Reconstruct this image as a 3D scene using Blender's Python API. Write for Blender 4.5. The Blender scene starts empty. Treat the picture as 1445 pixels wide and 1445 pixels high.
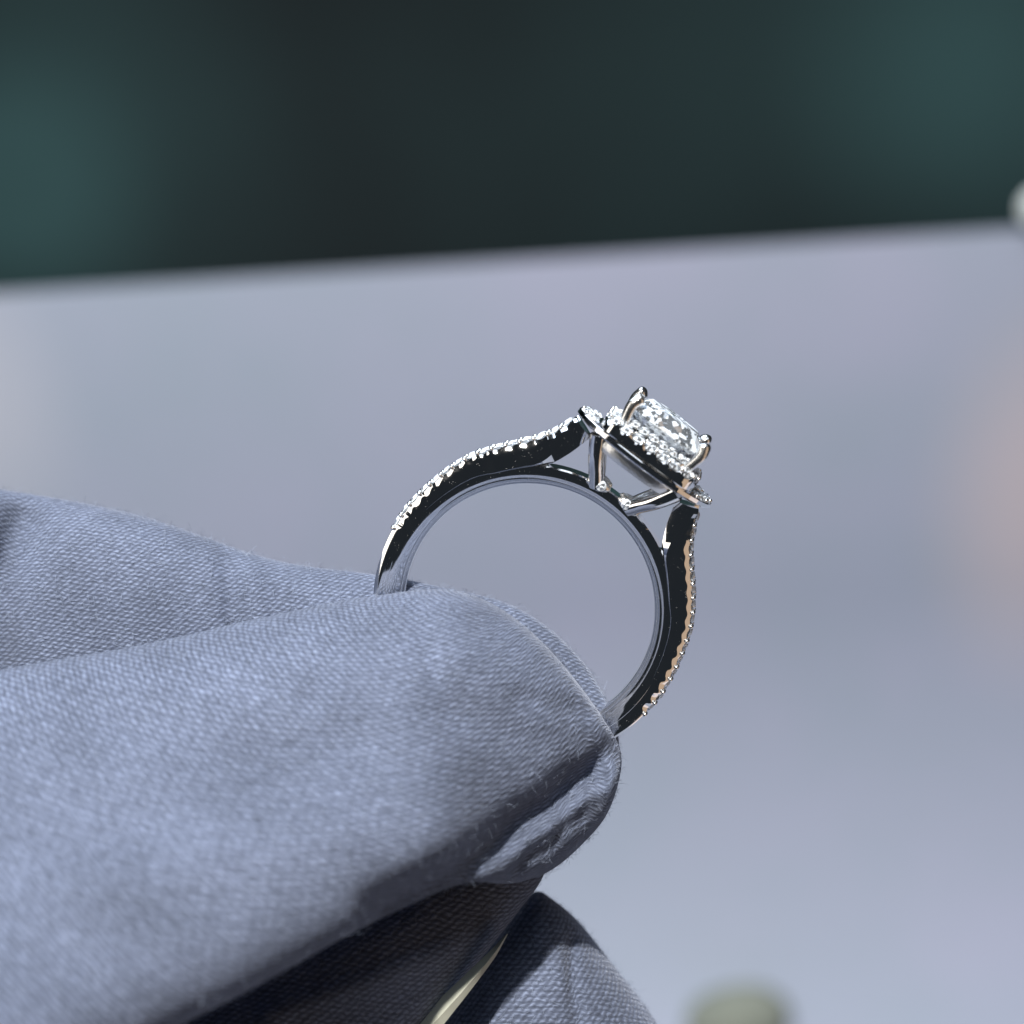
import bpy, bmesh, math, random
import numpy as np
from mathutils import Vector, Matrix
from mathutils.kdtree import KDTree

random.seed(7); rng = np.random.default_rng(7)
scene = bpy.context.scene
COL = scene.collection
MM = 0.001
IMG = 1445.0
K = 21.25                      # photo pixels per millimetre in the plane of the ring
W_MM = IMG / K                 # 68 mm across the frame in that plane

# ------------------------------------------------------------------ camera
FOV = math.radians(30.0)
D_MM = (W_MM / 2) / math.tan(FOV / 2)      # camera to ring, about 127 mm
PITCH, ROLL = math.radians(30.0), math.radians(3.6)
FOCUS = Vector((0, 0, 0.36))
YP = 0.42                      # the panel behind stands this far beyond the ring
fwd = Vector((0, math.cos(PITCH), -math.sin(PITCH)))
r0 = Vector((1, 0, 0)); u0 = r0.cross(fwd)
right = r0 * math.cos(ROLL) - u0 * math.sin(ROLL)
up = u0 * math.cos(ROLL) + r0 * math.sin(ROLL)
back = -fwd
B3 = Matrix((right, up, back)).transposed()
HELD = Matrix.Translation(FOCUS) @ B3.to_4x4()      # frame of the held ring and hand
cam_d = bpy.data.cameras.new('camera'); cam = bpy.data.objects.new('camera', cam_d)
COL.objects.link(cam); scene.camera = cam
cam.matrix_world = Matrix.Translation(FOCUS + back * D_MM * MM) @ B3.to_4x4()
cam_d.sensor_width = 36; cam_d.angle = FOV
cam_d.clip_start = 0.005; cam_d.clip_end = 20
cam_d.dof.use_dof = True; cam_d.dof.focus_distance = (D_MM - 1.0) * MM
cam_d.dof.aperture_fstop = (cam_d.lens / 2.8)       # a 2.8 mm wide pupil

def ray(px, py):
    s = 2 * math.tan(FOV / 2) / IMG
    return (fwd + right * ((px - IMG / 2) * s) + up * ((IMG / 2 - py) * s))
CAM = FOCUS + back * D_MM * MM
def hit_y(px, py, y):
    d = ray(px, py); return CAM + d * ((y - CAM.y) / d.y)

# ------------------------------------------------------------------ world and lamps
w = bpy.data.worlds.new('World'); scene.world = w; w.use_nodes = True
bg = w.node_tree.nodes['Background']
bg.inputs['Color'].default_value = (0.55, 0.68, 0.85, 1); bg.inputs['Strength'].default_value = 0.028

def aim(o, p, target):
    o.location = p; o.rotation_euler = (Vector(target) - Vector(p)).to_track_quat('-Z', 'Y').to_euler()
def held(x, y, z): return HELD @ Vector((x, y, z))
def area(name, p, target, size, size_y, power, col, shape='RECTANGLE'):
    l = bpy.data.lights.new(name, 'AREA'); l.shape = shape; l.size = size
    if shape in ('RECTANGLE', 'ELLIPSE'): l.size_y = size_y
    l.energy = power; l.color = col
    o = bpy.data.objects.new(name, l); COL.objects.link(o); aim(o, p, target); return o
key_l = bpy.data.lights.new('key_lamp', 'SPOT'); key_l.energy = 50; key_l.color = (1.0, 0.96, 0.90)
key_l.spot_size = math.radians(100); key_l.spot_blend = 0.3; key_l.shadow_soft_size = 0.012
key = bpy.data.objects.new('key_lamp', key_l); COL.objects.link(key)
aim(key, held(-0.20, 0.46, 0.66), FOCUS)
area('top_fill_lamp', held(-0.20, 0.75, -0.05), FOCUS, 0.8, 0.5, 5.6, (0.74, 0.85, 1.0))  # unseen cool fill added overhead for soft light and reflections
area('front_fill_lamp', held(0.10, 0.62, 0.55), FOCUS + Vector((0, .1, 0)), 0.8, 0.45, 1.8, (0.80, 0.88, 1.0))  # added soft fill above the camera, bright in the metal's reflections
area('warm_reflection_lamp', held(0.25, -0.13, 0.15), FOCUS, 0.20, 0.50, 0.17, (1.0, 0.72, 0.50))  # added to put a peach reflection along the right shoulder
area('left_rim_lamp', held(-0.42, 0.06, 0.16), FOCUS, 0.16, 0.5, 0.55, (1.0, 0.95, 0.88))  # added for a bright reflected rim on the band's left edge

scene.view_settings.view_transform = 'Standard'; scene.view_settings.look = 'None'
scene.view_settings.exposure = 0.0; scene.view_settings.gamma = 1.0
scene.cycles.max_bounces = 14; scene.cycles.transmission_bounces = 12; scene.cycles.glossy_bounces = 8
scene.cycles.use_denoising = True; scene.cycles.caustics_refractive = False
scene.cycles.sample_clamp_indirect = 6.0

# ------------------------------------------------------------------ materials
def new_mat(name):
    m = bpy.data.materials.new(name); m.use_nodes = True
    nt = m.node_tree; return m, nt, nt.nodes['Principled BSDF']
def N(nt, t, **kw):
    n = nt.nodes.new(t)
    for k, v in kw.items():
        if k in n.inputs: n.inputs[k].default_value = v
        else: setattr(n, k, v)
    return n

def mat_metal():
    m, nt, b = new_mat('polished_white_gold')
    b.inputs['Base Color'].default_value = (0.87, 0.86, 0.85, 1)
    b.inputs['Metallic'].default_value = 1; b.inputs['Roughness'].default_value = 0.05
    tc = N(nt, 'ShaderNodeTexCoord')
    n1 = N(nt, 'ShaderNodeTexNoise', Scale=900.0, Detail=3.0)
    n2 = N(nt, 'ShaderNodeTexVoronoi', Scale=6500.0)
    nt.links.new(tc.outputs['Object'], n1.inputs['Vector']); nt.links.new(tc.outputs['Object'], n2.inputs['Vector'])
    r = N(nt, 'ShaderNodeMapRange'); r.inputs[1].default_value = .35; r.inputs[2].default_value = .75
    r.inputs[3].default_value = .03; r.inputs[4].default_value = .13
    nt.links.new(n1.outputs['Fac'], r.inputs[0]); nt.links.new(r.outputs[0], b.inputs['Roughness'])
    # specks of dust lying on the polish
    n2.inputs['Scale'].default_value = 6500.0
    d = N(nt, 'ShaderNodeMath', operation='LESS_THAN'); d.inputs[1].default_value = 0.075
    nt.links.new(n2.outputs['Distance'], d.inputs[0])
    g = N(nt, 'ShaderNodeSeparateColor'); nt.links.new(n2.outputs['Color'], g.inputs[0])
    q = N(nt, 'ShaderNodeMath', operation='GREATER_THAN'); q.inputs[1].default_value = 0.5
    nt.links.new(g.outputs[0], q.inputs[0])
    mm = N(nt, 'ShaderNodeMath', operation='MULTIPLY'); nt.links.new(d.outputs[0], mm.inputs[0]); nt.links.new(q.outputs[0], mm.inputs[1])
    iv = N(nt, 'ShaderNodeMath', operation='SUBTRACT'); iv.inputs[0].default_value = 1; nt.links.new(mm.outputs[0], iv.inputs[1])
    nt.links.new(iv.outputs[0], b.inputs['Metallic'])
    return m
def mat_bright_cut(rough):
    m, nt, b = new_mat('bright_cut_white_gold')
    b.inputs['Base Color'].default_value = (0.88, 0.87, 0.85, 1)
    b.inputs['Metallic'].default_value = 1; b.inputs['Roughness'].default_value = rough
    tc = N(nt, 'ShaderNodeTexCoord'); n1 = N(nt, 'ShaderNodeTexNoise', Scale=3500.0, Detail=3.0)
    nt.links.new(tc.outputs['Object'], n1.inputs['Vector'])
    bp = N(nt, 'ShaderNodeBump', Strength=0.5, Distance=0.00006)
    nt.links.new(n1.outputs['Fac'], bp.inputs['Height']); nt.links.new(bp.outputs[0], b.inputs['Normal'])
    return m
def mat_diamond(name, glossmix, diffmix, cells):
    m = bpy.data.materials.new(name); m.use_nodes = True; nt = m.node_tree; nt.nodes.clear()
    out = N(nt, 'ShaderNodeOutputMaterial')
    g = N(nt, 'ShaderNodeBsdfGlass', IOR=2.417, Roughness=0.0); g.inputs['Color'].default_value = (.98, .99, 1, 1)
    # crushed-ice sparkle put into the shader: cells with random tilts, some whitened
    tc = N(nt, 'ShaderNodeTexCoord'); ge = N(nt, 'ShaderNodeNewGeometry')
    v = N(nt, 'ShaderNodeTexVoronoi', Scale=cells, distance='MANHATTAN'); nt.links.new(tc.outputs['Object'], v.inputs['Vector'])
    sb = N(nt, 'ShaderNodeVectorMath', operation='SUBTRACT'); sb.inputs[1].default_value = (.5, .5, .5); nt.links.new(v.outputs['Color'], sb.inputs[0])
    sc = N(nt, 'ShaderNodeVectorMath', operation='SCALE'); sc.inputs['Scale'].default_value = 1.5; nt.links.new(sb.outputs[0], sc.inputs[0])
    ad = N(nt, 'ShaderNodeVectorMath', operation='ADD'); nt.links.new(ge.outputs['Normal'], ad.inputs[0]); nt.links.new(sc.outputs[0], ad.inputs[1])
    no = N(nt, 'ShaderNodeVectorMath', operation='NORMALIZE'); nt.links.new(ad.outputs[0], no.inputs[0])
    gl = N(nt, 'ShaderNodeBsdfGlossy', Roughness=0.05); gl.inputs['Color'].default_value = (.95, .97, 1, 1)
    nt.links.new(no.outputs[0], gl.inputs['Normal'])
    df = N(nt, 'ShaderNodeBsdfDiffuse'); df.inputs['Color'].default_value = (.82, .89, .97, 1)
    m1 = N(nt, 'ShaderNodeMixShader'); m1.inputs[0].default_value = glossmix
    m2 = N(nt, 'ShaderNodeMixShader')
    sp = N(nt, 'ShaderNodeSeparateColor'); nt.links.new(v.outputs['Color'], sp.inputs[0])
    fr = N(nt, 'ShaderNodeMapRange'); fr.inputs[1].default_value = 1 - diffmix; fr.inputs[2].default_value = 1 - diffmix + .06; fr.inputs[3].default_value = .12; fr.inputs[4].default_value = .85  # whitened diffuse cells stand in for facet flashes
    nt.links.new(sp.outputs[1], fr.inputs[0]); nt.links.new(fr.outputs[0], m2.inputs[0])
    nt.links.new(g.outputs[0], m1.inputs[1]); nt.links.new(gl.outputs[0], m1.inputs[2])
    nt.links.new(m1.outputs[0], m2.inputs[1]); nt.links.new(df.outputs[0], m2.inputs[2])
    nt.links.new(m2.outputs[0], out.inputs[0]); return m
def mat_fabric():
    m, nt, b = new_mat('blue_grey_twill')
    uv = N(nt, 'ShaderNodeUVMap', uv_map='weave')
    tc = N(nt, 'ShaderNodeTexCoord')
    nz = N(nt, 'ShaderNodeTexNoise', Scale=1.3, Detail=2.0)
    nt.links.new(uv.outputs[0], nz.inputs['Vector'])
    sub = N(nt, 'ShaderNodeVectorMath', operation='SUBTRACT'); sub.inputs[1].default_value = (.5, .5, .5)
    nt.links.new(nz.outputs['Color'], sub.inputs[0])
    sc = N(nt, 'ShaderNodeVectorMath', operation='SCALE'); sc.inputs['Scale'].default_value = 0.40
    nt.links.new(sub.outputs[0], sc.inputs[0])
    ad = N(nt, 'ShaderNodeVectorMath', operation='ADD')
    nt.links.new(uv.outputs[0], ad.inputs[0]); nt.links.new(sc.outputs[0], ad.inputs[1])
    sx = N(nt, 'ShaderNodeSeparateXYZ'); nt.links.new(ad.outputs[0], sx.inputs[0])
    def mth(op, a_, b_=None, c_=None):
        n = N(nt, 'ShaderNodeMath', operation=op)
        for i_, v_ in enumerate((a_, b_, c_)):
            if v_ is None: continue
            if isinstance(v_, (int, float)): n.inputs[i_].default_value = v_
            else: nt.links.new(v_, n.inputs[i_])
        return n.outputs[0]
    rowv = mth('DIVIDE', mth('ADD', sx.outputs[1], mth('MULTIPLY', sx.outputs[0], 0.06)), 0.40)
    rowp = mth('MULTIPLY_ADD', mth('SINE', mth('MULTIPLY', rowv, 2 * math.pi)), .42, .58)
    dash = mth('ADD', mth('DIVIDE', sx.outputs[0], 0.62), mth('MULTIPLY', rowv, 0.55))
    dashp = mth('MULTIPLY_ADD', mth('SINE', mth('MULTIPLY', dash, 2 * math.pi)), .5, .5)
    wv = mth('MULTIPLY', mth('POWER', rowp, .6), mth('MULTIPLY_ADD', dashp, .68, .32))
    # some stitches stand out, others sink
    cell = N(nt, 'ShaderNodeTexNoise', Scale=1.0, Detail=2.0); mpc = N(nt, 'ShaderNodeMapping'); mpc.inputs['Scale'].default_value = (1.4, 2.6, 1)
    nt.links.new(ad.outputs[0], mpc.inputs['Vector']); nt.links.new(mpc.outputs[0], cell.inputs['Vector'])
    vr = N(nt, 'ShaderNodeMath', operation='MULTIPLY'); nt.links.new(wv, vr.inputs[0])
    nt.links.new(mth('MULTIPLY_ADD', cell.outputs['Fac'], 2.2, -.05), vr.inputs[1])
    cr = N(nt, 'ShaderNodeValToRGB')
    e = cr.color_ramp.elements
    e[0].position = 0; e[0].color = (0.055, 0.066, 0.098, 1); e[1].position = 1; e[1].color = (0.195, 0.232, 0.335, 1)
    m_ = cr.color_ramp.elements.new(.45); m_.color = (0.112, 0.134, 0.198, 1)
    nt.links.new(vr.outputs[0], cr.inputs[0])
    # loose fibre heather
    mp = N(nt, 'ShaderNodeMapping'); mp.inputs['Scale'].default_value = (0.8, 4.6, 1)
    nt.links.new(ad.outputs[0], mp.inputs['Vector'])
    fb = N(nt, 'ShaderNodeTexNoise', Scale=1.6, Detail=5.0, Roughness=0.7)
    nt.links.new(mp.outputs[0], fb.inputs['Vector'])
    big = N(nt, 'ShaderNodeTexNoise', Scale=0.16, Detail=4.0)
    nt.links.new(uv.outputs[0], big.inputs['Vector'])
    r1 = N(nt, 'ShaderNodeMapRange'); r1.inputs[1].default_value = .25; r1.inputs[2].default_value = .75
    r1.inputs[3].default_value = .5; r1.inputs[4].default_value = 1.6
    nt.links.new(fb.outputs['Fac'], r1.inputs[0])
    r2 = N(nt, 'ShaderNodeMapRange'); r2.inputs[1].default_value = .3; r2.inputs[2].default_value = .7
    r2.inputs[3].default_value = .80; r2.inputs[4].default_value = 1.14
    nt.links.new(big.outputs['Fac'], r2.inputs[0])
    mu = N(nt, 'ShaderNodeMath', operation='MULTIPLY')
    nt.links.new(r1.outputs[0], mu.inputs[0]); nt.links.new(r2.outputs[0], mu.inputs[1])
    vs = N(nt, 'ShaderNodeVectorMath', operation='SCALE')
    nt.links.new(cr.outputs['Color'], vs.inputs[0]); nt.links.new(mu.outputs[0], vs.inputs['Scale'])
    nt.links.new(vs.outputs[0], b.inputs['Base Color'])
    b.inputs['Roughness'].default_value = 0.85
    b.inputs['Sheen Weight'].default_value = 0.35; b.inputs['Sheen Roughness'].default_value = 0.4
    b.inputs['Sheen Tint'].default_value = (.75, .82, 1, 1); b.inputs['Specular IOR Level'].default_value = 0.25
    hm = N(nt, 'ShaderNodeMath', operation='MULTIPLY_ADD'); hm.inputs[1].default_value = 0.8
    nt.links.new(fb.outputs['Fac'], hm.inputs[0]); nt.links.new(vr.outputs[0], hm.inputs[2])
    bp = N(nt, 'ShaderNodeBump', Strength=0.55, Distance=0.00013)
    nt.links.new(hm.outputs[0], bp.inputs['Height']); nt.links.new(bp.outputs[0], b.inputs['Normal'])
    return m
def mat_plain(name, col, rough=.6, noise=0.0, scale=20.0, col2=None):
    m, nt, b = new_mat(name)
    b.inputs['Base Color'].default_value = (*col, 1); b.inputs['Roughness'].default_value = rough
    if col2:
        tc = N(nt, 'ShaderNodeTexCoord'); n = N(nt, 'ShaderNodeTexNoise', Scale=scale, Detail=3.0)
        nt.links.new(tc.outputs['Object'], n.inputs['Vector'])
        cr = N(nt, 'ShaderNodeValToRGB')
        cr.color_ramp.elements[0].position = .38; cr.color_ramp.elements[1].position = .66
        cr.color_ramp.elements[0].color = (*col, 1); cr.color_ramp.elements[1].color = (*col2, 1)
        nt.links.new(n.outputs['Fac'], cr.inputs[0]); nt.links.new(cr.outputs[0], b.inputs['Base Color'])
    return m
M_METAL = mat_metal(); M_CUT = mat_bright_cut(.34); M_BEAD = mat_bright_cut(.24)
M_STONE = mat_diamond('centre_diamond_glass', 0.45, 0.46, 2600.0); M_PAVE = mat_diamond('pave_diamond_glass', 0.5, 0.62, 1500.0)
M_FAB = mat_fabric()
M_FIBRE = mat_plain('pale_blue_fibre', (0.22, 0.26, 0.35), .9)
def mat_panel():
    m, nt, b = new_mat('pale_grey_panel'); b.inputs['Roughness'].default_value = .6
    tc = N(nt, 'ShaderNodeTexCoord')
    n = N(nt, 'ShaderNodeTexNoise', Scale=11.0, Detail=4.0); nt.links.new(tc.outputs['Object'], n.inputs['Vector'])
    cr = N(nt, 'ShaderNodeValToRGB'); cr.color_ramp.elements[0].position = .33; cr.color_ramp.elements[1].position = .68
    cr.color_ramp.elements[0].color = (0.355, 0.412, 0.505, 1); cr.color_ramp.elements[1].color = (0.41, 0.435, 0.56, 1)
    nt.links.new(n.outputs['Fac'], cr.inputs[0]); col = cr.outputs[0]
    # soft light patches painted into the colour, pinkish one side, milky the other
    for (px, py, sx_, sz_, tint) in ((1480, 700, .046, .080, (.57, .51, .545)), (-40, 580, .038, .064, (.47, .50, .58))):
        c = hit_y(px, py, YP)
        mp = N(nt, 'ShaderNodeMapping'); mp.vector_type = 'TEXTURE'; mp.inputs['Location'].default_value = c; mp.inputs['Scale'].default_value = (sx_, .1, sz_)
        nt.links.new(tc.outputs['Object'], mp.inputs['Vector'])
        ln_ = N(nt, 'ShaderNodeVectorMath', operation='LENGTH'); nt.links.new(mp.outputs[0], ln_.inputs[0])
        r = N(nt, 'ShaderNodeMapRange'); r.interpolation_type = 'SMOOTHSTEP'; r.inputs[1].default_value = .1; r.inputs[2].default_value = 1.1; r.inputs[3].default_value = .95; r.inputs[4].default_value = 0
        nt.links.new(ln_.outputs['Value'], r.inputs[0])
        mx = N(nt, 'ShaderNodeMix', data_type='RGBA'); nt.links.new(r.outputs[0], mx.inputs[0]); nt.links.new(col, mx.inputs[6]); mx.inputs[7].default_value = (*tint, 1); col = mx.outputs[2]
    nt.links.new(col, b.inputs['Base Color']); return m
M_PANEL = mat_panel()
def mat_green():
    m, nt, b = new_mat('dark_green_wall'); b.inputs['Roughness'].default_value = .85
    tc = N(nt, 'ShaderNodeTexCoord'); acc = None
    n = N(nt, 'ShaderNodeTexNoise', Scale=3.0, Detail=2.0); nt.links.new(tc.outputs['Object'], n.inputs['Vector'])
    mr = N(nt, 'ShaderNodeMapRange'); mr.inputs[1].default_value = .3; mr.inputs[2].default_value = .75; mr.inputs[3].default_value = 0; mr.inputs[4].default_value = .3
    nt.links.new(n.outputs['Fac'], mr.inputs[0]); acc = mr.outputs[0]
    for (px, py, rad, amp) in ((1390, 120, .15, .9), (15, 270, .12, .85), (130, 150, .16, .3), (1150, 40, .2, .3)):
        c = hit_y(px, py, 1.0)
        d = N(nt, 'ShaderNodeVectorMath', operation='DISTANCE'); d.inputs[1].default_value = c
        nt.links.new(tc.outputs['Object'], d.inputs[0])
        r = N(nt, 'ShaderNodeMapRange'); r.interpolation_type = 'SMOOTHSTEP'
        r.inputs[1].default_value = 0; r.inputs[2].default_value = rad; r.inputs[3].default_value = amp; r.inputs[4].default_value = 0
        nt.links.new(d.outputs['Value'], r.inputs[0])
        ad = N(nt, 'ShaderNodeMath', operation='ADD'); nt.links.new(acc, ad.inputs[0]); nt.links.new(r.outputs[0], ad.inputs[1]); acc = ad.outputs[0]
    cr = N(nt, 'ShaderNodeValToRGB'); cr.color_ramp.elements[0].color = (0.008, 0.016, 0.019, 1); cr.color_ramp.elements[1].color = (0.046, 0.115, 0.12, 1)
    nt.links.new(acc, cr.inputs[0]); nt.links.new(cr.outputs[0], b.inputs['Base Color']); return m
M_GREEN = mat_green()
M_KNOB = mat_plain('white_enamel', (0.80, 0.86, 0.84), .25)
M_OLIVE = mat_plain('olive_cloth', (0.22, 0.24, 0.20), .9, scale=60, col2=(0.27, 0.29, 0.24))
M_CREAM = mat_plain('cream_lining', (0.42, 0.43, 0.35), .8, scale=400, col2=(0.50, 0.51, 0.43))

# ------------------------------------------------------------------ helpers
def link(name, verts, faces, mat, parent=None, smooth=None, mw=None, scale=MM):
    me = bpy.data.meshes.new(name)
    me.from_pydata([tuple(float(c) * scale for c in v) for v in verts], [], faces)
    me.materials.append(mat); me.update()
    if smooth is not None:
        me.polygons.foreach_set('use_smooth', [True] * len(me.polygons))
        if smooth < 179: me.set_sharp_from_angle(angle=math.radians(smooth))
    o = bpy.data.objects.new(name, me); COL.objects.link(o)
    if parent is not None: o.parent = parent
    if mw is not None: o.matrix_world = mw
    return o
def tag(o, label, cat=None, group=None, kind=None):
    if label: o['label'] = label
    if cat: o['category'] = cat
    if group: o['group'] = group
    if kind: o['kind'] = kind
    return o
def sweep(profiles, closed_path=False, caps=True):
    """profiles: list of equal-length lists of 3-D points (closed loops)."""
    n = len(profiles[0]); V = [p for pr in profiles for p in pr]; F = []
    m = len(profiles)
    for i in range(m if closed_path else m - 1):
        a, b = i * n, ((i + 1) % m) * n
        for j in range(n):
            k = (j + 1) % n
            F.append((a + j, a + k, b + k, b + j))
    if caps and not closed_path:
        F.append(tuple(reversed(range(n)))); F.append(tuple((m - 1) * n + j for j in range(n)))
    return V, F
def fix_normals(o):
    bm = bmesh.new(); bm.from_mesh(o.data); bmesh.ops.recalc_face_normals(bm, faces=bm.faces); bm.to_mesh(o.data); bm.free()
    return o
def interp(xs, ys, x):
    """monotone-ish cubic (Catmull-Rom) through control points, vectorised over rows of ys"""
    xs = np.asarray(xs, float); ys = np.asarray(ys, float); x = np.asarray(x, float)
    if ys.ndim == 1: ys = ys[:, None]
    m = np.gradient(ys, xs, axis=0)
    i = np.clip(np.searchsorted(xs, x, side='right') - 1, 0, len(xs) - 2)
    h = (xs[i + 1] - xs[i]); t = ((x - xs[i]) / h)[:, None]; h = h[:, None]
    return ((2*t**3 - 3*t**2 + 1) * ys[i] + (t**3 - 2*t**2 + t) * h * m[i] + (-2*t**3 + 3*t**2) * ys[i+1] + (t**3 - t**2) * h * m[i+1])

# ------------------------------------------------------------------ setting: pale tray behind the hand, dark green beyond
def setting():
    tl, tr = hit_y(0, 420, YP), hit_y(1445, 318, YP)
    ztop = (tl.z + tr.z) / 2; zb = hit_y(722, 1480, YP).z
    R = .17; z0 = hit_y(722, 860, YP).z; zfl = z0 - R
    pr = [(YP, ztop - .001), (YP + .0003, ztop), (YP + .0010, ztop - .001), (YP + .0012, zfl - .004), (-.45, zfl - .004), (-.45, zfl), (YP - R, zfl)]
    pr += [(YP - R + R*math.sin(t), z0 - R*math.cos(t)) for t in [math.pi/2 * i/24 for i in range(1, 25)]]
    V, F = sweep([[(x, y, z) for y, z in pr] for x in (-.55, .55)])
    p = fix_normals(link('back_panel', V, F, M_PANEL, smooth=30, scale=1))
    tag(p, 'pale lilac grey panel with straight top edge, sweeping forward at its foot', kind='structure')
    def on_panel(px, py):
        d = ray(px, py)
        for i in range(4000):
            q = CAM + d * (.15 + i * .0002)
            if q.y >= YP: return q
            zz = zfl if q.y < YP - R else z0 - math.sqrt(max(0, R*R - (q.y - YP + R)**2))
            if q.z <= zz and q.z < z0: return q
        return q
    for (x, y, r, lab) in ((1462, 294, .0046, 'small white knob at the panel top edge beyond the diamond setting'),):
        c = hit_y(x, y, YP - .004); V, F = [], []
        for j in range(13):
            ph = math.pi * j / 12
            for i in range(20):
                th = 2 * math.pi * i / 20; V.append((c.x + r*math.sin(ph)*math.cos(th), c.y + r*math.sin(ph)*math.sin(th)*.9, c.z + 1.2*r*math.cos(ph)))
        for j in range(12):
            for i in range(20):
                k = (i + 1) % 20; F.append((j*20 + i, j*20 + k, (j+1)*20 + k, (j+1)*20 + i))
        tag(fix_normals(link('knob', V, F, M_KNOB, smooth=180, scale=1)), lab, 'knob')
    # dark green wall far behind
    V, F = [], []
    nx, nz = 40, 30
    for j in range(nz + 1):
        for i in range(nx + 1):
            x = -1.6 + 3.2 * i / nx; z = -1.2 + 2.4 * j / nz
            V.append((x, 1.0 + .03 * math.sin(7 * x + 2 * z) + .02 * math.sin(11 * z), z))
    for j in range(nz):
        for i in range(nx):
            a = j * (nx + 1) + i; F.append((a, a + 1, a + nx + 2, a + nx + 1))
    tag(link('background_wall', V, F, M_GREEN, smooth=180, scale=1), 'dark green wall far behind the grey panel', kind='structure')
    # small olive bundle on the floor against the panel
    V, F = [], []
    c = on_panel(1040, 1440); cx = c.x
    nu, nv = 40, 20
    for j in range(nv + 1):
        ph = math.pi * j / nv
        for i in range(nu):
            th = 2 * math.pi * i / nu
            rr = 1 + .10 * math.sin(2 * th + 1) * math.sin(ph)
            V.append((cx + .0165 * rr * math.sin(ph) * math.cos(th), c.y - .002 + .013 * rr * math.sin(ph) * math.sin(th), c.z + .003 + .0105 * rr * math.cos(ph)))
    for j in range(nv):
        for i in range(nu):
            k = (i + 1) % nu; F.append((j*nu + i, j*nu + k, (j+1)*nu + k, (j+1)*nu + i))
    tag(fix_normals(link('cloth_bundle', V, F, M_OLIVE, smooth=180, scale=1)), 'small out-of-focus olive bundle lying on the foot of the grey panel', 'bundle')
setting()

# ------------------------------------------------------------------ the ring
HX, HY = math.cos(math.radians(53.5)), math.sin(math.radians(53.5))
E = math.radians(11.0)
h3 = Vector((HX * math.cos(E), HY * math.cos(E), math.sin(E))); t3 = Vector((HY, -HX, 0)); y3 = h3.cross(t3)
RM = Matrix((t3, y3, h3)).transposed().to_4x4()
RM.translation = Vector(((747 - IMG / 2) / K * MM, (IMG / 2 - 856) / K * MM, 0))
ring = bpy.data.objects.new('diamond_ring', None); COL.objects.link(ring)
ring.matrix_world = HELD @ RM; ring.empty_display_size = .01
tag(ring, 'white gold diamond halo ring with pave shoulders gripped between gloved fingers', 'ring')

def gem(r, crown, pav, n=8, p=2.0, table=.58):
    """faceted stone; p>2 gives a cushion outline. Table up +z, girdle at z=0."""
    def pt(a, rad, z):
        c, s = math.cos(a), math.sin(a)
        k = (abs(c) ** p + abs(s) ** p) ** (-1 / p)
        return (rad * k * c, rad * k * s, z)
    V, F = [], []
    T = [len(V) + i for i in range(n)]; V += [pt(2*math.pi*(i)/n + math.pi/n, r * table, crown) for i in range(n)]
    Mi = [len(V) + i for i in range(n)]; V += [pt(2*math.pi*i/n, r * (table * .45 + .55) * .98, crown * .52) for i in range(n)]
    G = [len(V) + i for i in range(2*n)]; V += [pt(2*math.pi*i/(2*n), r, .02 * r) for i in range(2*n)]
    H = [len(V) + i for i in range(2*n)]; V += [pt(2*math.pi*i/(2*n), r, -.04 * r) for i in range(2*n)]
    P = [len(V) + i for i in range(n)]; V += [pt(2*math.pi*i/n + math.pi/n, r * .45, -pav * .62) for i in range(n)]
    C = len(V); V.append((0, 0, -pav))
    F.append(tuple(T))
    for i in range(n):
        j = (i - 1) % n
        F.append((T[j], Mi[i], T[i]))                                   # star facet
        g = 2 * i
        F.append((Mi[i], G[(g-1) % (2*n)], G[g])); F.append((Mi[i], G[g], G[(g+1) % (2*n)]))
        F.append((T[i], Mi[i], G[(g+1) % (2*n)], Mi[(i+1) % n]))         # kite
        F.append((H[(g+1) % (2*n)], H[g], P[i])); F.append((H[(g+2) % (2*n)], H[(g+1) % (2*n)], P[i]))
        F.append((H[g], P[j], P[i]))
        F.append((P[j], C, P[i]))
    for i in range(2*n):
        k = (i + 1) % (2*n); F.append((G[i], H[i], H[k], G[k]))
    return V, F
pave_mesh = None
def pave(parent, pos, nrm, r, spin=0.0, name='pave_diamond'):
    global pave_mesh
    if pave_mesh is None:
        V, F = gem(1.0, .40, .8, 8)
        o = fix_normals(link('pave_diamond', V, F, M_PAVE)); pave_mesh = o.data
        bpy.data.objects.remove(o)
    o = bpy.data.objects.new(name, pave_mesh); COL.objects.link(o); o.parent = parent
    q = Vector(nrm).normalized().to_track_quat('Z', 'Y')
    o.matrix_local = Matrix.Translation(Vector(pos) * MM) @ q.to_matrix().to_4x4() @ Matrix.Rotation(spin, 4, 'Z') @ Matrix.Scale(r, 4)
    return o
BEADS = {}
def bead(key, pos, r):
    BEADS.setdefault(key, []).append((pos, r))
def flush_beads(key, parent):
    V, F = [], []
    nu, nv = 8, 5
    for (p, r) in BEADS.get(key, []):
        b0 = len(V)
        for j in range(nv + 1):
            ph = math.pi * j / nv
            for i in range(nu):
                th = 2 * math.pi * i / nu
                V.append((p[0] + r*math.sin(ph)*math.cos(th), p[1] + r*math.sin(ph)*math.sin(th), p[2] + r*math.cos(ph)))
        for j in range(nv):
            for i in range(nu):
                k = (i+1) % nu; F.append((b0 + j*nu + i, b0 + j*nu + k, b0 + (j+1)*nu + k, b0 + (j+1)*nu + i))
    if V:
        o = link('bead_prongs', V, F, M_BEAD, parent, smooth=180); o['kind'] = 'stuff'; fix_normals(o)

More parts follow.
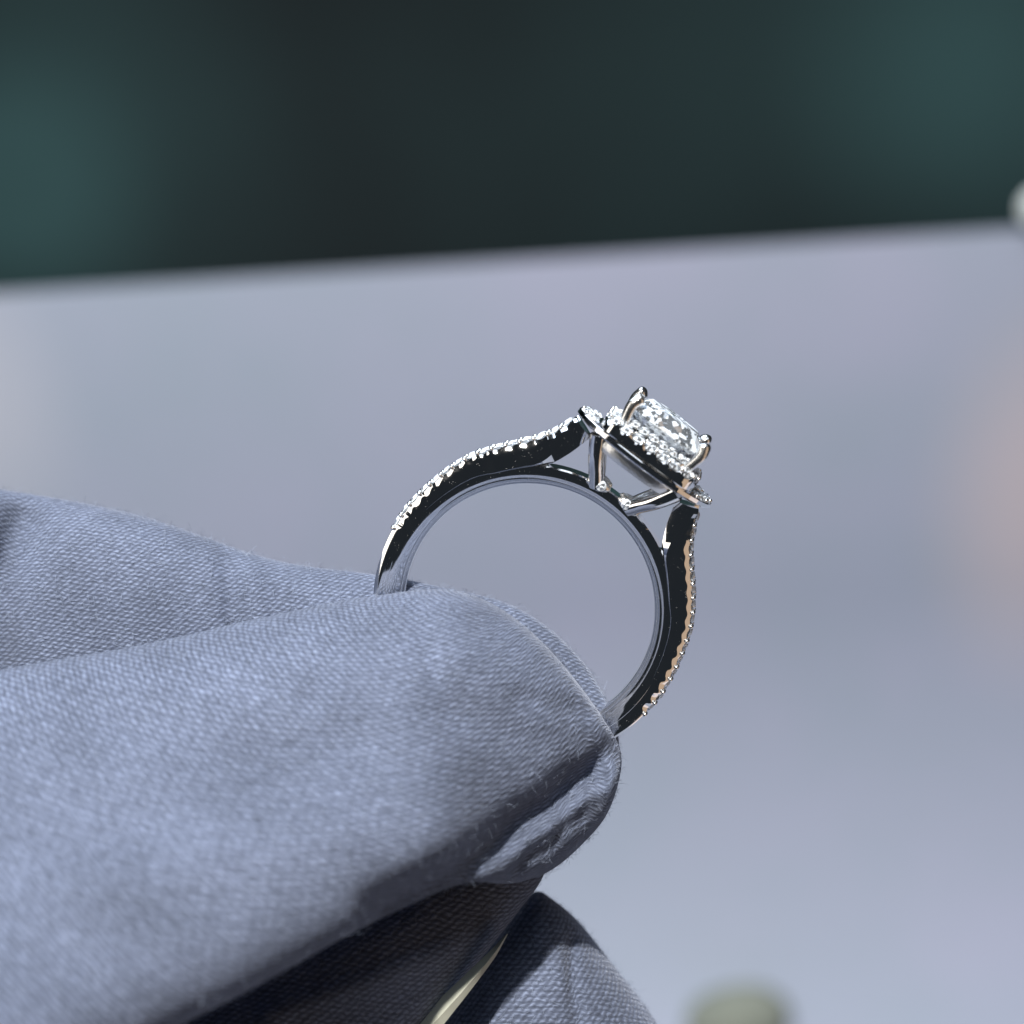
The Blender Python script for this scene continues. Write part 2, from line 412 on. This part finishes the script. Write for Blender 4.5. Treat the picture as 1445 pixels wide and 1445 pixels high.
# --- inner band: full circle with a comfort-fit rounded inside
prof = [(8.30, -.34), (8.33, -.50), (8.40, -.60), (8.54, -.65), (8.62, -.80), (8.68, -.83), (8.90, -.87), (8.97, -.925), (9.50, -.93), (9.60, -.84)]
prof = prof + [(r, -y) for r, y in reversed(prof)]
P = []
for i in range(360):
    a = 2 * math.pi * i / 360
    P.append([(r * math.sin(a), y, r * math.cos(a)) for r, y in prof])
V, F = sweep(P, closed_path=True)
inner = fix_normals(link('inner_band', V, F, M_METAL, ring, smooth=38))

# --- outer shank with rising shoulders; control pairs on one half, from the foot to the halo tip
ctl_o = [(0, -10.45), (5.2, -9.05), (9.05, -5.2), (10.45, 0), (9.35, 5.3), (8.15, 7.25), (7.1, 8.5), (6.15, 9.65), (5.45, 10.9), (5.05, 12.15)]
ctl_i = [(0, -9.2), (4.6, -7.97), (7.97, -4.6), (9.2, 0), (7.97, 4.6), (6.75, 6.1), (5.75, 7.25), (4.65, 8.45), (3.95, 9.9), (3.45, 11.6)]
ts = [0, 1, 2, 3, 4, 4.6, 5.1, 5.6, 6.1, 6.6]
tt = np.linspace(0, 6.6, 420)
Po = interp(ts, ctl_o, tt); Pi = interp(ts, ctl_i, tt)
arc = np.concatenate([[0], np.cumsum(np.linalg.norm(np.diff(Po, axis=0), axis=1))])
total = arc[-1]
PITCH_P = .96; NP = 15
stone_s = [total - .75 - i * PITCH_P for i in range(NP)]
s_end = stone_s[-1] - PITCH_P * .6
full = []
for sgn in (-1, 1):
    half = []
    for i in range(len(tt)):
        o_, i_ = Po[i], Pi[i]
        d = (o_ - i_); H = np.linalg.norm(d); d = d / H
        f = arc[i] / total
        wdt = .84 + .26 * f ** 2
        if arc[i] > s_end:
            ph = (arc[i] - (total - .75)) / PITCH_P
            cut = .12 * (0.5 + .5 * math.cos(2 * math.pi * ph))
            blend = min(1, (arc[i] - s_end) / .5); cut = blend * (cut + .05); seat = blend * .42
        else: cut = 0; seat = 0
        g = min(1, max(0, (arc[i] - (total - 3.6)) / 2.6)); g = g * g * (3 - 2 * g)
        b = .16 + .14 * f; bu = b * .9 + .55 * g; by = b + .12 * g; ch = .36 - .1 * g
        pr = [(0, -(wdt - by)), (bu, -wdt), (H * .6, -wdt - .02), (H - ch - cut * .8, -wdt), (H - .03 - cut * .8, -wdt + .22),
              (H - seat, -wdt * .55), (H - seat + .10 * (seat == 0), 0), (H - seat, wdt * .55),
              (H - .03 - cut * .8, wdt - .22), (H - ch - cut * .8, wdt), (H * .6, wdt + .02), (bu, wdt), (0, wdt - by)]
        half.append([(sgn * (i_[0] + d[0] * u), y, i_[1] + d[1] * u) for u, y in pr])
    if sgn == -1: full += half[::-1]
    else: full += half[1:]
V, F = sweep(full)
shank = fix_normals(link('shank', V, F, M_METAL, ring, smooth=32))
for sgn in (-1, 1):
    for k, s in enumerate(stone_s):
        i = int(np.searchsorted(arc, s)); i = min(max(i, 1), len(arc) - 2)
        tg = Po[i + 1] - Po[i - 1]; tg /= np.linalg.norm(tg); nr = np.array((tg[1], -tg[0]))
        if nr @ (Po[i] - Pi[i]) < 0: nr = -nr
        p = Po[i] - nr * .07
        pave(shank, (sgn * p[0], random.uniform(-.03, .03), p[1]), (sgn * nr[0] + random.uniform(-.2, .2), random.uniform(-.25, .2), nr[1]), .49 + .05 * (k < 4) + random.uniform(-.03, .03), random.random())
        for dy in (-1, 1):
            j = int(np.searchsorted(arc, s - PITCH_P / 2)); j = min(max(j, 0), len(arc) - 1)
            q = Po[j] - nr * .02
            bead('shank', (sgn * q[0], dy * .50, q[1]), .2)
            bead('shank', (sgn * q[0], dy * .80, q[1]), .15)
flush_beads('shank', shank)

# --- outlines used by the head
def sup(a, ax, by, p):
    c, s = math.cos(a), math.sin(a); k = (abs(c/ax) ** p + abs(s/by) ** p) ** (-1 / p)
    return np.array((c * k, s * k))
def even(ax, by, p, n, off=0.0):
    A = np.linspace(0, 2*math.pi, 2001); Q = np.array([sup(a, ax, by, p) for a in A])
    L = np.concatenate([[0], np.cumsum(np.linalg.norm(np.diff(Q, axis=0), axis=1))])
    out = []
    for i in range(n):
        s = ((i + off) / n) % 1 * L[-1]; j = min(int(np.searchsorted(L, s)), 1999); out.append(Q[j])
    return out
def frame_ring(name, outl, zin, parent, mat, smooth=35):
    """outl(a)->outer xy; zin: closed profile list of (inset, z)"""
    P = []
    for i in range(160):
        a = 2*math.pi*i/160; q = outl(a); n = q / np.linalg.norm(q)
        P.append([(q[0] - n[0]*ins, q[1] - n[1]*ins, z) for ins, z in zin])
    V, F = sweep(P, closed_path=True)
    return fix_normals(link(name, V, F, mat, parent, smooth=smooth))
ZL = 12.30
HXS = np.array((.18, 0))
plate_o = lambda a: sup(a, 5.32, 3.78, 1.85)
plate = frame_ring('lower_halo', plate_o, [(0.10, ZL + .06), (0, ZL + .14), (0, ZL + .40), (.05, ZL + .46), (.28, ZL + .42), (1.5, ZL + .42), (1.9, ZL + .3), (1.9, ZL - .12), (1.4, ZL - .15), (.5, ZL - .06)], ring, M_METAL)
for i, q in enumerate(even(4.78, 3.3, 1.9, 24, .5)):
    if abs(q[0]) > 3.5: pave(plate, (q[0], q[1], ZL + .52), (q[0]*.02, q[1]*.02, 1), .47, random.random())
for q in even(5.08, 3.55, 1.87, 24, 0):
    if abs(q[0]) > 3.4: bead('plate', (q[0], q[1], ZL + .55), .16)
flush_beads('plate', plate)
# upper halo: cushion wall with a scalloped rim
ZH = 12.75
halo_o = lambda a: sup(a, 3.66, 3.52, 5.0)
NS = 25
ev = even(3.66, 3.52, 5.0, NS, .5)
eva = np.array([math.atan2(q[1], q[0]) for q in ev])
P = []
for i in range(480):
    a = 2*math.pi*i/480; q = halo_o(a); n = q / np.linalg.norm(q)
    d = np.abs((eva - a + math.pi) % (2*math.pi) - math.pi).min() * np.linalg.norm(q)
    cut = .30 * max(0, math.cos(min(d / .46, 1) * math.pi / 2)) ** .8
    zz = [(.30, ZH - .05), (.02, ZH + .15), (0, ZH + .86 - cut), (.10, ZH + 1.02 - cut), (.30, ZH + .80), (.9, ZH + .86), (1.0, ZH + 1.28), (1.12, ZH + 1.4), (1.7, ZH + 1.35), (1.75, ZH + .1)]
    P.append([(q[0] - n[0]*ins, q[1] - n[1]*ins, z) for ins, z in zz])
V, F = sweep(P, closed_path=True)
halo = fix_normals(link('halo', V, F, M_METAL, ring, smooth=35))
for q in even(3.24, 3.10, 5.0, NS, .5):
    n = q / np.linalg.norm(q)
    pave(halo, (q[0], q[1], ZH + 1.0), (n[0]*.45, n[1]*.45, 1), .46 + random.uniform(-.03, .03), random.random())
for q in even(3.54, 3.40, 5.0, NS, 0): bead('halo', (q[0], q[1], ZH + 1.04), .15)
for q in even(2.96, 2.84, 5.0, NS, 0): bead('halo', (q[0], q[1], ZH + 1.16), .12)
for q in even(2.62, 2.52, 4.4, 24, .5):
    n = q / np.linalg.norm(q)
    pave(halo, (q[0], q[1], ZH + 1.52), (n[0]*.6, n[1]*.6, 1), .37, random.random())
for q in even(2.86, 2.75, 4.4, 24, 0): bead('halo', (q[0], q[1], ZH + 1.48), .11)
flush_beads('halo', halo); halo.location.x = plate.location.x = .18 * MM
# gallery rail hanging below the halo
gal = frame_ring('gallery_rail', lambda a: sup(a, 3.35, 3.0, 2.6), [(0, ZL + .3), (.0, ZL - .35), (.25, ZL - .75), (.55, ZL - .75), (.7, ZL - .3), (.7, ZL + .3)], ring, M_CUT)

# --- basket legs, joining the gallery to the inner band
def tube(path, rad, n=10, flat=1.0):
    path = [np.array(p, float) for p in path]; P = []
    for i, p in enumerate(path):
        t = path[min(i+1, len(path)-1)] - path[max(i-1, 0)]; t /= np.linalg.norm(t)
        ref = np.array((0, 1, 0)) if abs(t[1]) < .9 else np.array((1, 0, 0))
        a = np.cross(t, ref); a /= np.linalg.norm(a); b = np.cross(t, a)
        r = rad[i] if hasattr(rad, '__len__') else rad
        P.append([tuple(p + a * r * math.cos(2*math.pi*j/n) + b * r * flat * math.sin(2*math.pi*j/n)) for j in range(n)])
    return P
def smooth_path(pts, n=18):
    pts = np.array(pts, float); t = np.arange(len(pts)); return interp(t, pts, np.linspace(0, len(pts)-1, n))
for sx in (-1, 1):
    for sy in (-1, 1):
        pts = smooth_path([(sx*1.25, sy*.78, 9.25), (sx*1.75, sy*1.15, 10.0), (sx*2.45, sy*1.7, 11.0), (sx*3.15, sy*2.1, 12.3)])
        V, F = sweep(tube(pts, np.linspace(.46, .56, 18), 14, .8))
        fix_normals(link('basket_leg', V, F, M_METAL, ring, smooth=60))
# seat between the feet of the legs
for sx in (-1, 1):
    for sy in (-1, 1):
        V, F = [], []; ca = math.radians(sx * 7.6); er, et = .42, .86
        for j in range(9):
            ph = math.pi * j / 8
            for i in range(14):
                th = 2 * math.pi * i / 14
                rr = 1 + .1 * math.sin(3 * th + 2 * ph + sx)
                tx, ty, tz = et*rr*math.sin(ph)*math.cos(th), .28*rr*math.sin(ph)*math.sin(th), er*rr*math.cos(ph)
                V.append(((9.58 + tz)*math.sin(ca) + tx*math.cos(ca), sy*.90 + ty, (9.58 + tz)*math.cos(ca) - tx*math.sin(ca)))
        for j in range(8):
            for i in range(14):
                k = (i + 1) % 14; F.append((j*14 + i, j*14 + k, (j+1)*14 + k, (j+1)*14 + i))
        fix_normals(link('basket_foot', V, F, M_BEAD, ring, smooth=60))
        pave(ring, (9.62*math.sin(ca * .8), sy*1.13, 9.62*math.cos(ca * .8)), (0, sy, .25), .36, random.random())

# --- centre stone and its claws
ZG = 15.12
V, F = gem(2.84, .82, 2.1, 8, 3.4, .64)
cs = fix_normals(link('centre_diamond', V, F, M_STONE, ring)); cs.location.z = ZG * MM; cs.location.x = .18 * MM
cs['label'] = 'large cushion cut centre diamond'
cs.rotation_euler.z = 0
for sx in (-1, 1):
    for sy in (-1, 1):
        c = 2.50
        pts = smooth_path([(.18 + sx*c*.92, sy*c*.92, 13.3), (.18 + sx*c*1.03, sy*c*.98, 14.3), (.18 + sx*c*1.09, sy*c*1.0, 15.05), (.18 + sx*c*1.05, sy*c*.97, 15.55), (.18 + sx*c*.97, sy*c*.91, 15.90)], 22)
        rad = np.concatenate([np.linspace(.32, .40, 16), [.42, .43, .43, .40, .32, .10]])
        V, F = sweep(tube(pts, rad, 12)); fix_normals(link('prong', V, F, M_BEAD, ring, smooth=50))

# ------------------------------------------------------------------ the gloved hand
def cp(px, py, z):
    f = (D_MM - z) / D_MM
    return np.stack([(px - IMG/2) / K * f, (IMG/2 - py) / K * f, z + 0 * px], -1)
def vnoise(x, y, seed):
    r = np.random.default_rng(seed); out = np.zeros_like(x)
    for k in range(7):
        a = r.uniform(0, 2*math.pi); f = r.uniform(.6, 1.8); out += np.sin(f * (x*math.cos(a) + y*math.sin(a)) + r.uniform(0, 6.28))
    return out / 7
def loft(rows, strokes=(), wave=.25, seed=0, ex=2.25, ns=None, nt=None):
    """rows: (Ux,Uy,Lx,Ly,zU,T,zL[,Tback]). Edge-to-edge sections in photo pixels with depth in mm."""
    R = np.array([tuple(r) + ((r[4], r[5]) if len(r) == 6 else (r[5],) if len(r) == 7 else ()) for r in rows], float)
    mid = (R[:, :2] + R[:, 2:4]) / 2
    s = np.concatenate([[0], np.cumsum(np.sqrt((np.diff(mid, axis=0) ** 2).sum(1) + (np.diff(R[:, 2:4], axis=0)**2).sum(1)*.15) + 5)])
    ns = ns or int(s[-1] / 7); nt = nt or 150
    Q = interp(s, R, np.linspace(0, s[-1], ns)); Q[:, 5] = np.maximum(Q[:, 5], .15); Q[:, 7] = np.maximum(Q[:, 7], .15)
    th = np.linspace(0, 2*math.pi, nt, endpoint=False)
    c, sn = np.cos(th), np.sin(th)
    k = (np.abs(c) ** ex + np.abs(sn) ** ex) ** (-1 / ex); c, sn = c*k, sn*k
    U, L = Q[:, None, :2], Q[:, None, 2:4]; m = (U + L) / 2; hv = (L - U) / 2
    px = m[..., 0] + hv[..., 0] * c; py = m[..., 1] + hv[..., 1] * c
    dz = np.where(sn > 0, Q[:, None, 5], Q[:, None, 7]) * sn
    front = np.clip(sn * 3, 0, 1)[None, :]
    disp = wave * vnoise(px / 95, py / 95, seed) + wave * .35 * vnoise(px / 30, py / 30, seed + 1)
    for (pts, wd, amp) in strokes:
        pts = np.array(pts, float); best = np.full(px.shape, 1e9)
        for a, b in zip(pts[:-1], pts[1:]):
            ab = b - a; t = np.clip(((px - a[0])*ab[0] + (py - a[1])*ab[1]) / (ab @ ab), 0, 1)
            best = np.minimum(best, np.hypot(px - a[0] - t*ab[0], py - a[1] - t*ab[1]))
        disp = disp + amp * np.exp(-(best / wd) ** 2)
    z = Q[:, None, 4] * (1 - c) / 2 + Q[:, None, 6] * (1 + c) / 2 + dz + disp * front
    X = cp(px, py, z)
    # flattened cloth coordinates: slide along the section by its arc length
    seg = np.linalg.norm(np.diff(np.concatenate([X, X[:, :1]], 1), axis=1), axis=2)
    al = np.concatenate([np.zeros((len(X), 1)), np.cumsum(seg, 1)[:, :-1]], 1)
    i0 = nt // 4; al = al - al[:, i0:i0+1]                     # zero at the front middle
    hl = np.linalg.norm(hv, axis=2); du = hv / np.maximum(hl, 1e-6)[..., None]
    FX = m[..., 0] - du[..., 0] * al * K; FY = m[..., 1] - du[..., 1] * al * K
    faces = []
    idx = np.arange(ns * nt).reshape(ns, nt); nx_ = np.roll(idx, -1, axis=1)
    f = np.stack([idx[:-1], nx_[:-1], nx_[1:], idx[1:]], -1).reshape(-1, 4)
    return X.reshape(-1, 3), f, FX.ravel(), FY.ravel(), (ns, nt)

THUMB = [(-900,1150,-560,2150,10,14,26,12), (-400,1030,-120,1760,9,10,26,10), (0,945,190,1485,6.0,7.6,20,8), (200,910,365,1390,4.6,7.2,16.6,6.5),
         (400,865,547,1292,3.2,6.8,13.2,5), (520,842,660,1246,2.4,6.9,10.4,4.4), (640,833,728,1246,1.8,7.8,3.8,4), (700,855,778,1228,1.7,7.4,1.8,3.6),
         (760,901,825,1188,1.7,6.5,1.0,3.2), (814,962,856,1150,1.7,5.1,1.0,2.6), (854,1018,871,1112,1.7,3.8,2.4,2), (874,1052,877,1084,1.8,1.9,2.0,1), (877,1064,878,1074,1.9,.3,1.9,.3)]
INDEX = [(-900,560,-700,1500,-14,9,-18,16), (-400,650,-330,1350,-10,8,-14,14), (0,690,60,1250,-7,7,-10,12), (200,728,260,1200,-5,6,-8,11),
         (400,793,440,1180,-3.4,5,-6,10), (530,811,560,1180,-2.4,4,-4,9.5), (640,832,650,1190,-2,3.4,-3,9), (724,855,720,1190,-2,3,-2.6,8.5),
         (797,906,780,1180,-2,2.8,-2.4,8), (845,967,830,1150,-2,2.4,-2.2,6), (868,1018,858,1105,-2,1.8,-2,4), (874,1050,869,1080,-2,.9,-2,2), (873,1064,872,1072,-2,.3,-2,.3)]
UNDER = [(60,1560,330,1850,3,7), (250,1420,470,1620,2.4,6.0), (430,1310,600,1450,1.6,5.0), (560,1235,680,1352,0,3.8),
         (650,1180,735,1282,-1,3.0), (700,1150,762,1246,-1.4,2.2), (740,1140,772,1222,-1.4,1.2), (755,1150,775,1200,-1.4,.3)]
MIDDLE = [(330,2200,860,2350,-9,10), (520,1850,1015,1780,-9,10.5), (500,1620,972,1532,-9,9.8), (600,1470,912,1422,-8.6,8.6), (655,1378,862,1358,-8.2,7),
          (712,1305,806,1290,-8,4.6), (738,1272,776,1266,-8,2.4), (754,1258,762,1256,-8,.4)]
PALM = [(-2100,1000,-1600,2250,2,18), (-2090,985,-1580,2260,2,19), (-1300,680,-800,2300,3,22), (-800,640,-250,2250,2,21), (-420,800,160,2150,1,15), (-250,1000,200,1950,0,8), (-180,1200,140,1800,0,1)]

parts = []
parts.append((loft(THUMB, [
    ([(540,1282), (640,1228), (694,1196), (735,1158), (772,1138), (812,1098), (840,1092), (862,1062)], 25, -2.6), ([(800,1120), (842,1070)], 14, -.6), ([(620,1262), (668,1238)], 16, -.8),
    ([(668,1244), (694,1222), (722,1208), (752,1176), (778,1166)], 13, .5), ([(778,1166), (806,1136), (834,1124), (866,1094)], 10, .35), ([(730,1222), (790,1176), (850,1130)], 9, -.5), ([(722,1236), (752,1196)], 7, -.45), ([(766,1206), (800,1160)], 7, -.45), ([(816,1160), (838,1116)], 7, -.4), ([(846,1128), (860,1090)], 6, -.35),
    ([(690,880), (770,940), (835,1030)], 30, -.9), ([(556,846), (600,890), (612,960)], 15, -.45), ([(530,850), (478,900), (440,990)], 17, -.4), ([(856,1006), (800,1002), (735,985)], 15, -.45), ([(640,1000), (720,1030), (800,1050)], 26, -.35), ([(740,960), (790,1010), (815,1050)], 30, -.25),
    ([(120,1010), (330,1060), (500,1050)], 45, -.35), ([(100,1250), (300,1200), (480,1180)], 60, .4)], .22, 3, 2.6), 'thumb'))
parts.append((loft(INDEX, [([(318,765), (325,830), (335,900)], 16, -.7), ([(352,790), (360,880)], 18, .35),
    ([(30,740), (0,820), (-10,960)], 34, -2.2), ([(-60,760), (-90,900)], 40, 1.2), ([(180,720), (220,900)], 50, .5)], .3, 11), 'index'))
parts.append((loft(UNDER, [([(420,1330), (560,1270)], 22, -.8), ([(380,1430), (520,1385), (640,1340)], 16, .5), ([(420,1470), (560,1420)], 16, -.4)], .3, 21, 2.1), 'under'))
parts.append((loft(MIDDLE, [([(806,1325), (806,1370), (815,1450)], 7, -.8), ([(770,1330), (790,1380)], 26, .5)], .25, 31, 2.1), 'middle'))
parts.append((loft(PALM, [], .8, 41, 2.4, ns=120), 'palm'))

def weave_uv(kind, fx, fy):
    if kind == 'thumb':
        dx, dy = fx - 700, fy - 760
        r = np.hypot(dx, dy); a = np.arctan2(dy, -dx)          # zero towards the wrist
        # rows fan out round the finger tip
        return a * np.sqrt(np.maximum(r, 60) * 400) / K, r / K
    ang = {'index': 12, 'under': 14, 'middle': 4, 'palm': 20}[kind]
    c, s = math.cos(math.radians(ang)), math.sin(math.radians(ang))
    g = {'index': 1.42, 'under': 1.1, 'middle': 1.12, 'palm': 1.0}[kind]
    return g * (fx * c + fy * s) / K, g * (-fx * s + fy * c) / K

allV, allF, allUV, J1, J2, J3 = [], [], [], [], [], []
off = 0
GS, GT, US, UT = [], [], [], []
for (X, f, fx, fy, (ns, nt)), kind in parts:
    u, v = weave_uv(kind, fx, fy)
    UV = np.stack([u, v], -1).reshape(ns, nt, 2); XX = X.reshape(ns, nt, 3)
    gs = np.gradient(XX, axis=0); gt = (np.roll(XX, -1, 1) - np.roll(XX, 1, 1)) / 2
    us = np.gradient(UV, axis=0); ut = (np.roll(UV, -1, 1) - np.roll(UV, 1, 1)) / 2
    GS.append(gs.reshape(-1, 3)); GT.append(gt.reshape(-1, 3)); US.append(us.reshape(-1, 2)); UT.append(ut.reshape(-1, 2))
    allV.append(X); allF.append(f + off); allUV.append(UV.reshape(-1, 2))
    n0 = off; idx = np.arange(ns*nt).reshape(ns, nt) + off
    off += len(X)
    caps = [idx[0][::-1].tolist(), idx[-1].tolist()]
    allF[-1] = allF[-1].tolist() + caps
allV = np.concatenate(allV); allUV = np.concatenate(allUV)
GS, GT, US, UT = map(np.concatenate, (GS, GT, US, UT))
faces = [q for f in allF for q in f]
me = bpy.data.meshes.new('rough_hand'); me.from_pydata((allV * MM).tolist(), [], faces); me.update()
tmp = bpy.data.objects.new('rough_hand', me); COL.objects.link(tmp)
rm = tmp.modifiers.new('r', 'REMESH'); rm.mode = 'VOXEL'; rm.voxel_size = 0.00032; rm.use_smooth_shade = True
sm = tmp.modifiers.new('s', 'SMOOTH'); sm.factor = .5; sm.iterations = 3
dg = bpy.context.evaluated_depsgraph_get()
hand_me = bpy.data.meshes.new_from_object(tmp.evaluated_get(dg)); hand_me.name = 'gloved_hand'
bpy.data.objects.remove(tmp); bpy.data.meshes.remove(me)
nv = len(hand_me.vertices); co = np.empty(nv * 3); hand_me.vertices.foreach_get('co', co); co = co.reshape(-1, 3) / MM
kd = KDTree(len(allV))
for i, p in enumerate(allV.tolist()): kd.insert(p, i)
kd.balance()
near = np.fromiter((kd.find(p)[1] for p in co.tolist()), dtype=np.int64, count=nv)
d = co - allV[near]
a11 = (GS[near]**2).sum(1) + 1e-9; a22 = (GT[near]**2).sum(1) + 1e-9; a12 = (GS[near]*GT[near]).sum(1)
b1 = (GS[near]*d).sum(1); b2 = (GT[near]*d).sum(1); det = a11*a22 - a12**2 + 1e-12
p1 = np.clip((b1*a22 - b2*a12) / det, -1, 1); p2 = np.clip((b2*a11 - b1*a12) / det, -1, 1)
uvv = allUV[near] + p1[:, None]*np.clip(US[near], -1, 1) + p2[:, None]*np.clip(UT[near], -1, 1)
lv = np.empty(len(hand_me.loops), dtype=np.int64); hand_me.loops.foreach_get('vertex_index', lv)
uvl = hand_me.uv_layers.new(name='weave'); uvl.data.foreach_set('uv', uvv[lv].astype(np.float32).ravel())
hand_me.materials.clear(); hand_me.materials.append(M_FAB)
hand_me.polygons.foreach_set('use_smooth', np.ones(len(hand_me.polygons), dtype=bool))
hand = bpy.data.objects.new('gloved_hand', hand_me); COL.objects.link(hand); hand.matrix_world = HELD
tag(hand, 'hand in a blue-grey woven cotton glove pinching the ring', 'gloved hand')

# cream strip showing along the edge of the thumb's underside
pts = smooth_path([(716, 1318), (694, 1350), (650, 1402), (600, 1458), (560, 1510), (500, 1580)], 40)
wd = np.interp(np.linspace(0, 1, 40), [0, .15, .45, .7, 1], [1, 6, 17, 30, 40])
P = []
for i in range(40):
    x, y = pts[i]; nx_, ny_ = .78, .62
    zc = 2.6 + i * .05
    q = [cp(np.array(x - nx_*wd[i]), np.array(y - ny_*wd[i]), np.array(zc - .6)), cp(np.array(x), np.array(y), np.array(zc + .35)), cp(np.array(x + nx_*wd[i]*.55), np.array(y + ny_*wd[i]*.55), np.array(zc)),
         cp(np.array(x), np.array(y), np.array(zc - .9))]
    P.append([tuple(v) for v in q])
V, F = sweep(P)
st = fix_normals(link('lining_edge', V, F, M_CREAM, hand, smooth=50)); st['label'] = 'narrow cream strip along the underside of the thumb'

# lint: short loose fibres standing off the cloth
NFIB = 32000
hand_me.calc_loop_triangles()
nrm = np.empty(nv * 3); hand_me.vertices.foreach_get('normal', nrm); nrm = nrm.reshape(-1, 3)
vis = np.where((co[:, 0] > -36) & (co[:, 1] > -36) & (nrm[:, 2] > -.45))[0]
pick = rng.choice(vis, NFIB); base = co[pick] + rng.normal(0, .12, (NFIB, 3)); nn = nrm[pick]
rnd = rng.normal(0, 1, (NFIB, 3)); rnd -= (rnd * nn).sum(1, keepdims=True) * nn; rnd /= np.linalg.norm(rnd, axis=1, keepdims=True)
ln = rng.gamma(2.6, .125, NFIB)[:, None] + .08; ln = np.minimum(ln, .85); lift = rng.uniform(.15, .9, (NFIB, 1))
side = np.cross(nn, rnd); side += rng.normal(0, .4, (NFIB, 3)); side /= np.linalg.norm(side, axis=1, keepdims=True)
bend = rng.normal(0, .35, (NFIB, 1))
Vf = []
for k, f in enumerate((0, .35, .7, 1.0)):
    c = base - nn * .06 + nn * (lift * ln * f * (1 - .35 * f)) + rnd * ln * f + side * bend * ln * f * f
    wv = .014 * (1 - .6 * f)
    Vf += [c - side * wv, c + side * wv]
Vf = np.stack(Vf, 1).reshape(-1, 3)
b0 = np.arange(NFIB)[:, None] * 8
Ff = np.concatenate([b0 + np.array([0, 1, 3, 2]), b0 + np.array([2, 3, 5, 4]), b0 + np.array([4, 5, 7, 6])], 0)
fm = bpy.data.meshes.new('lint'); fm.from_pydata((Vf * MM).tolist(), [], Ff.tolist()); fm.materials.append(M_FIBRE)
lint = bpy.data.objects.new('lint', fm); COL.objects.link(lint); lint.parent = hand; lint['kind'] = 'stuff'
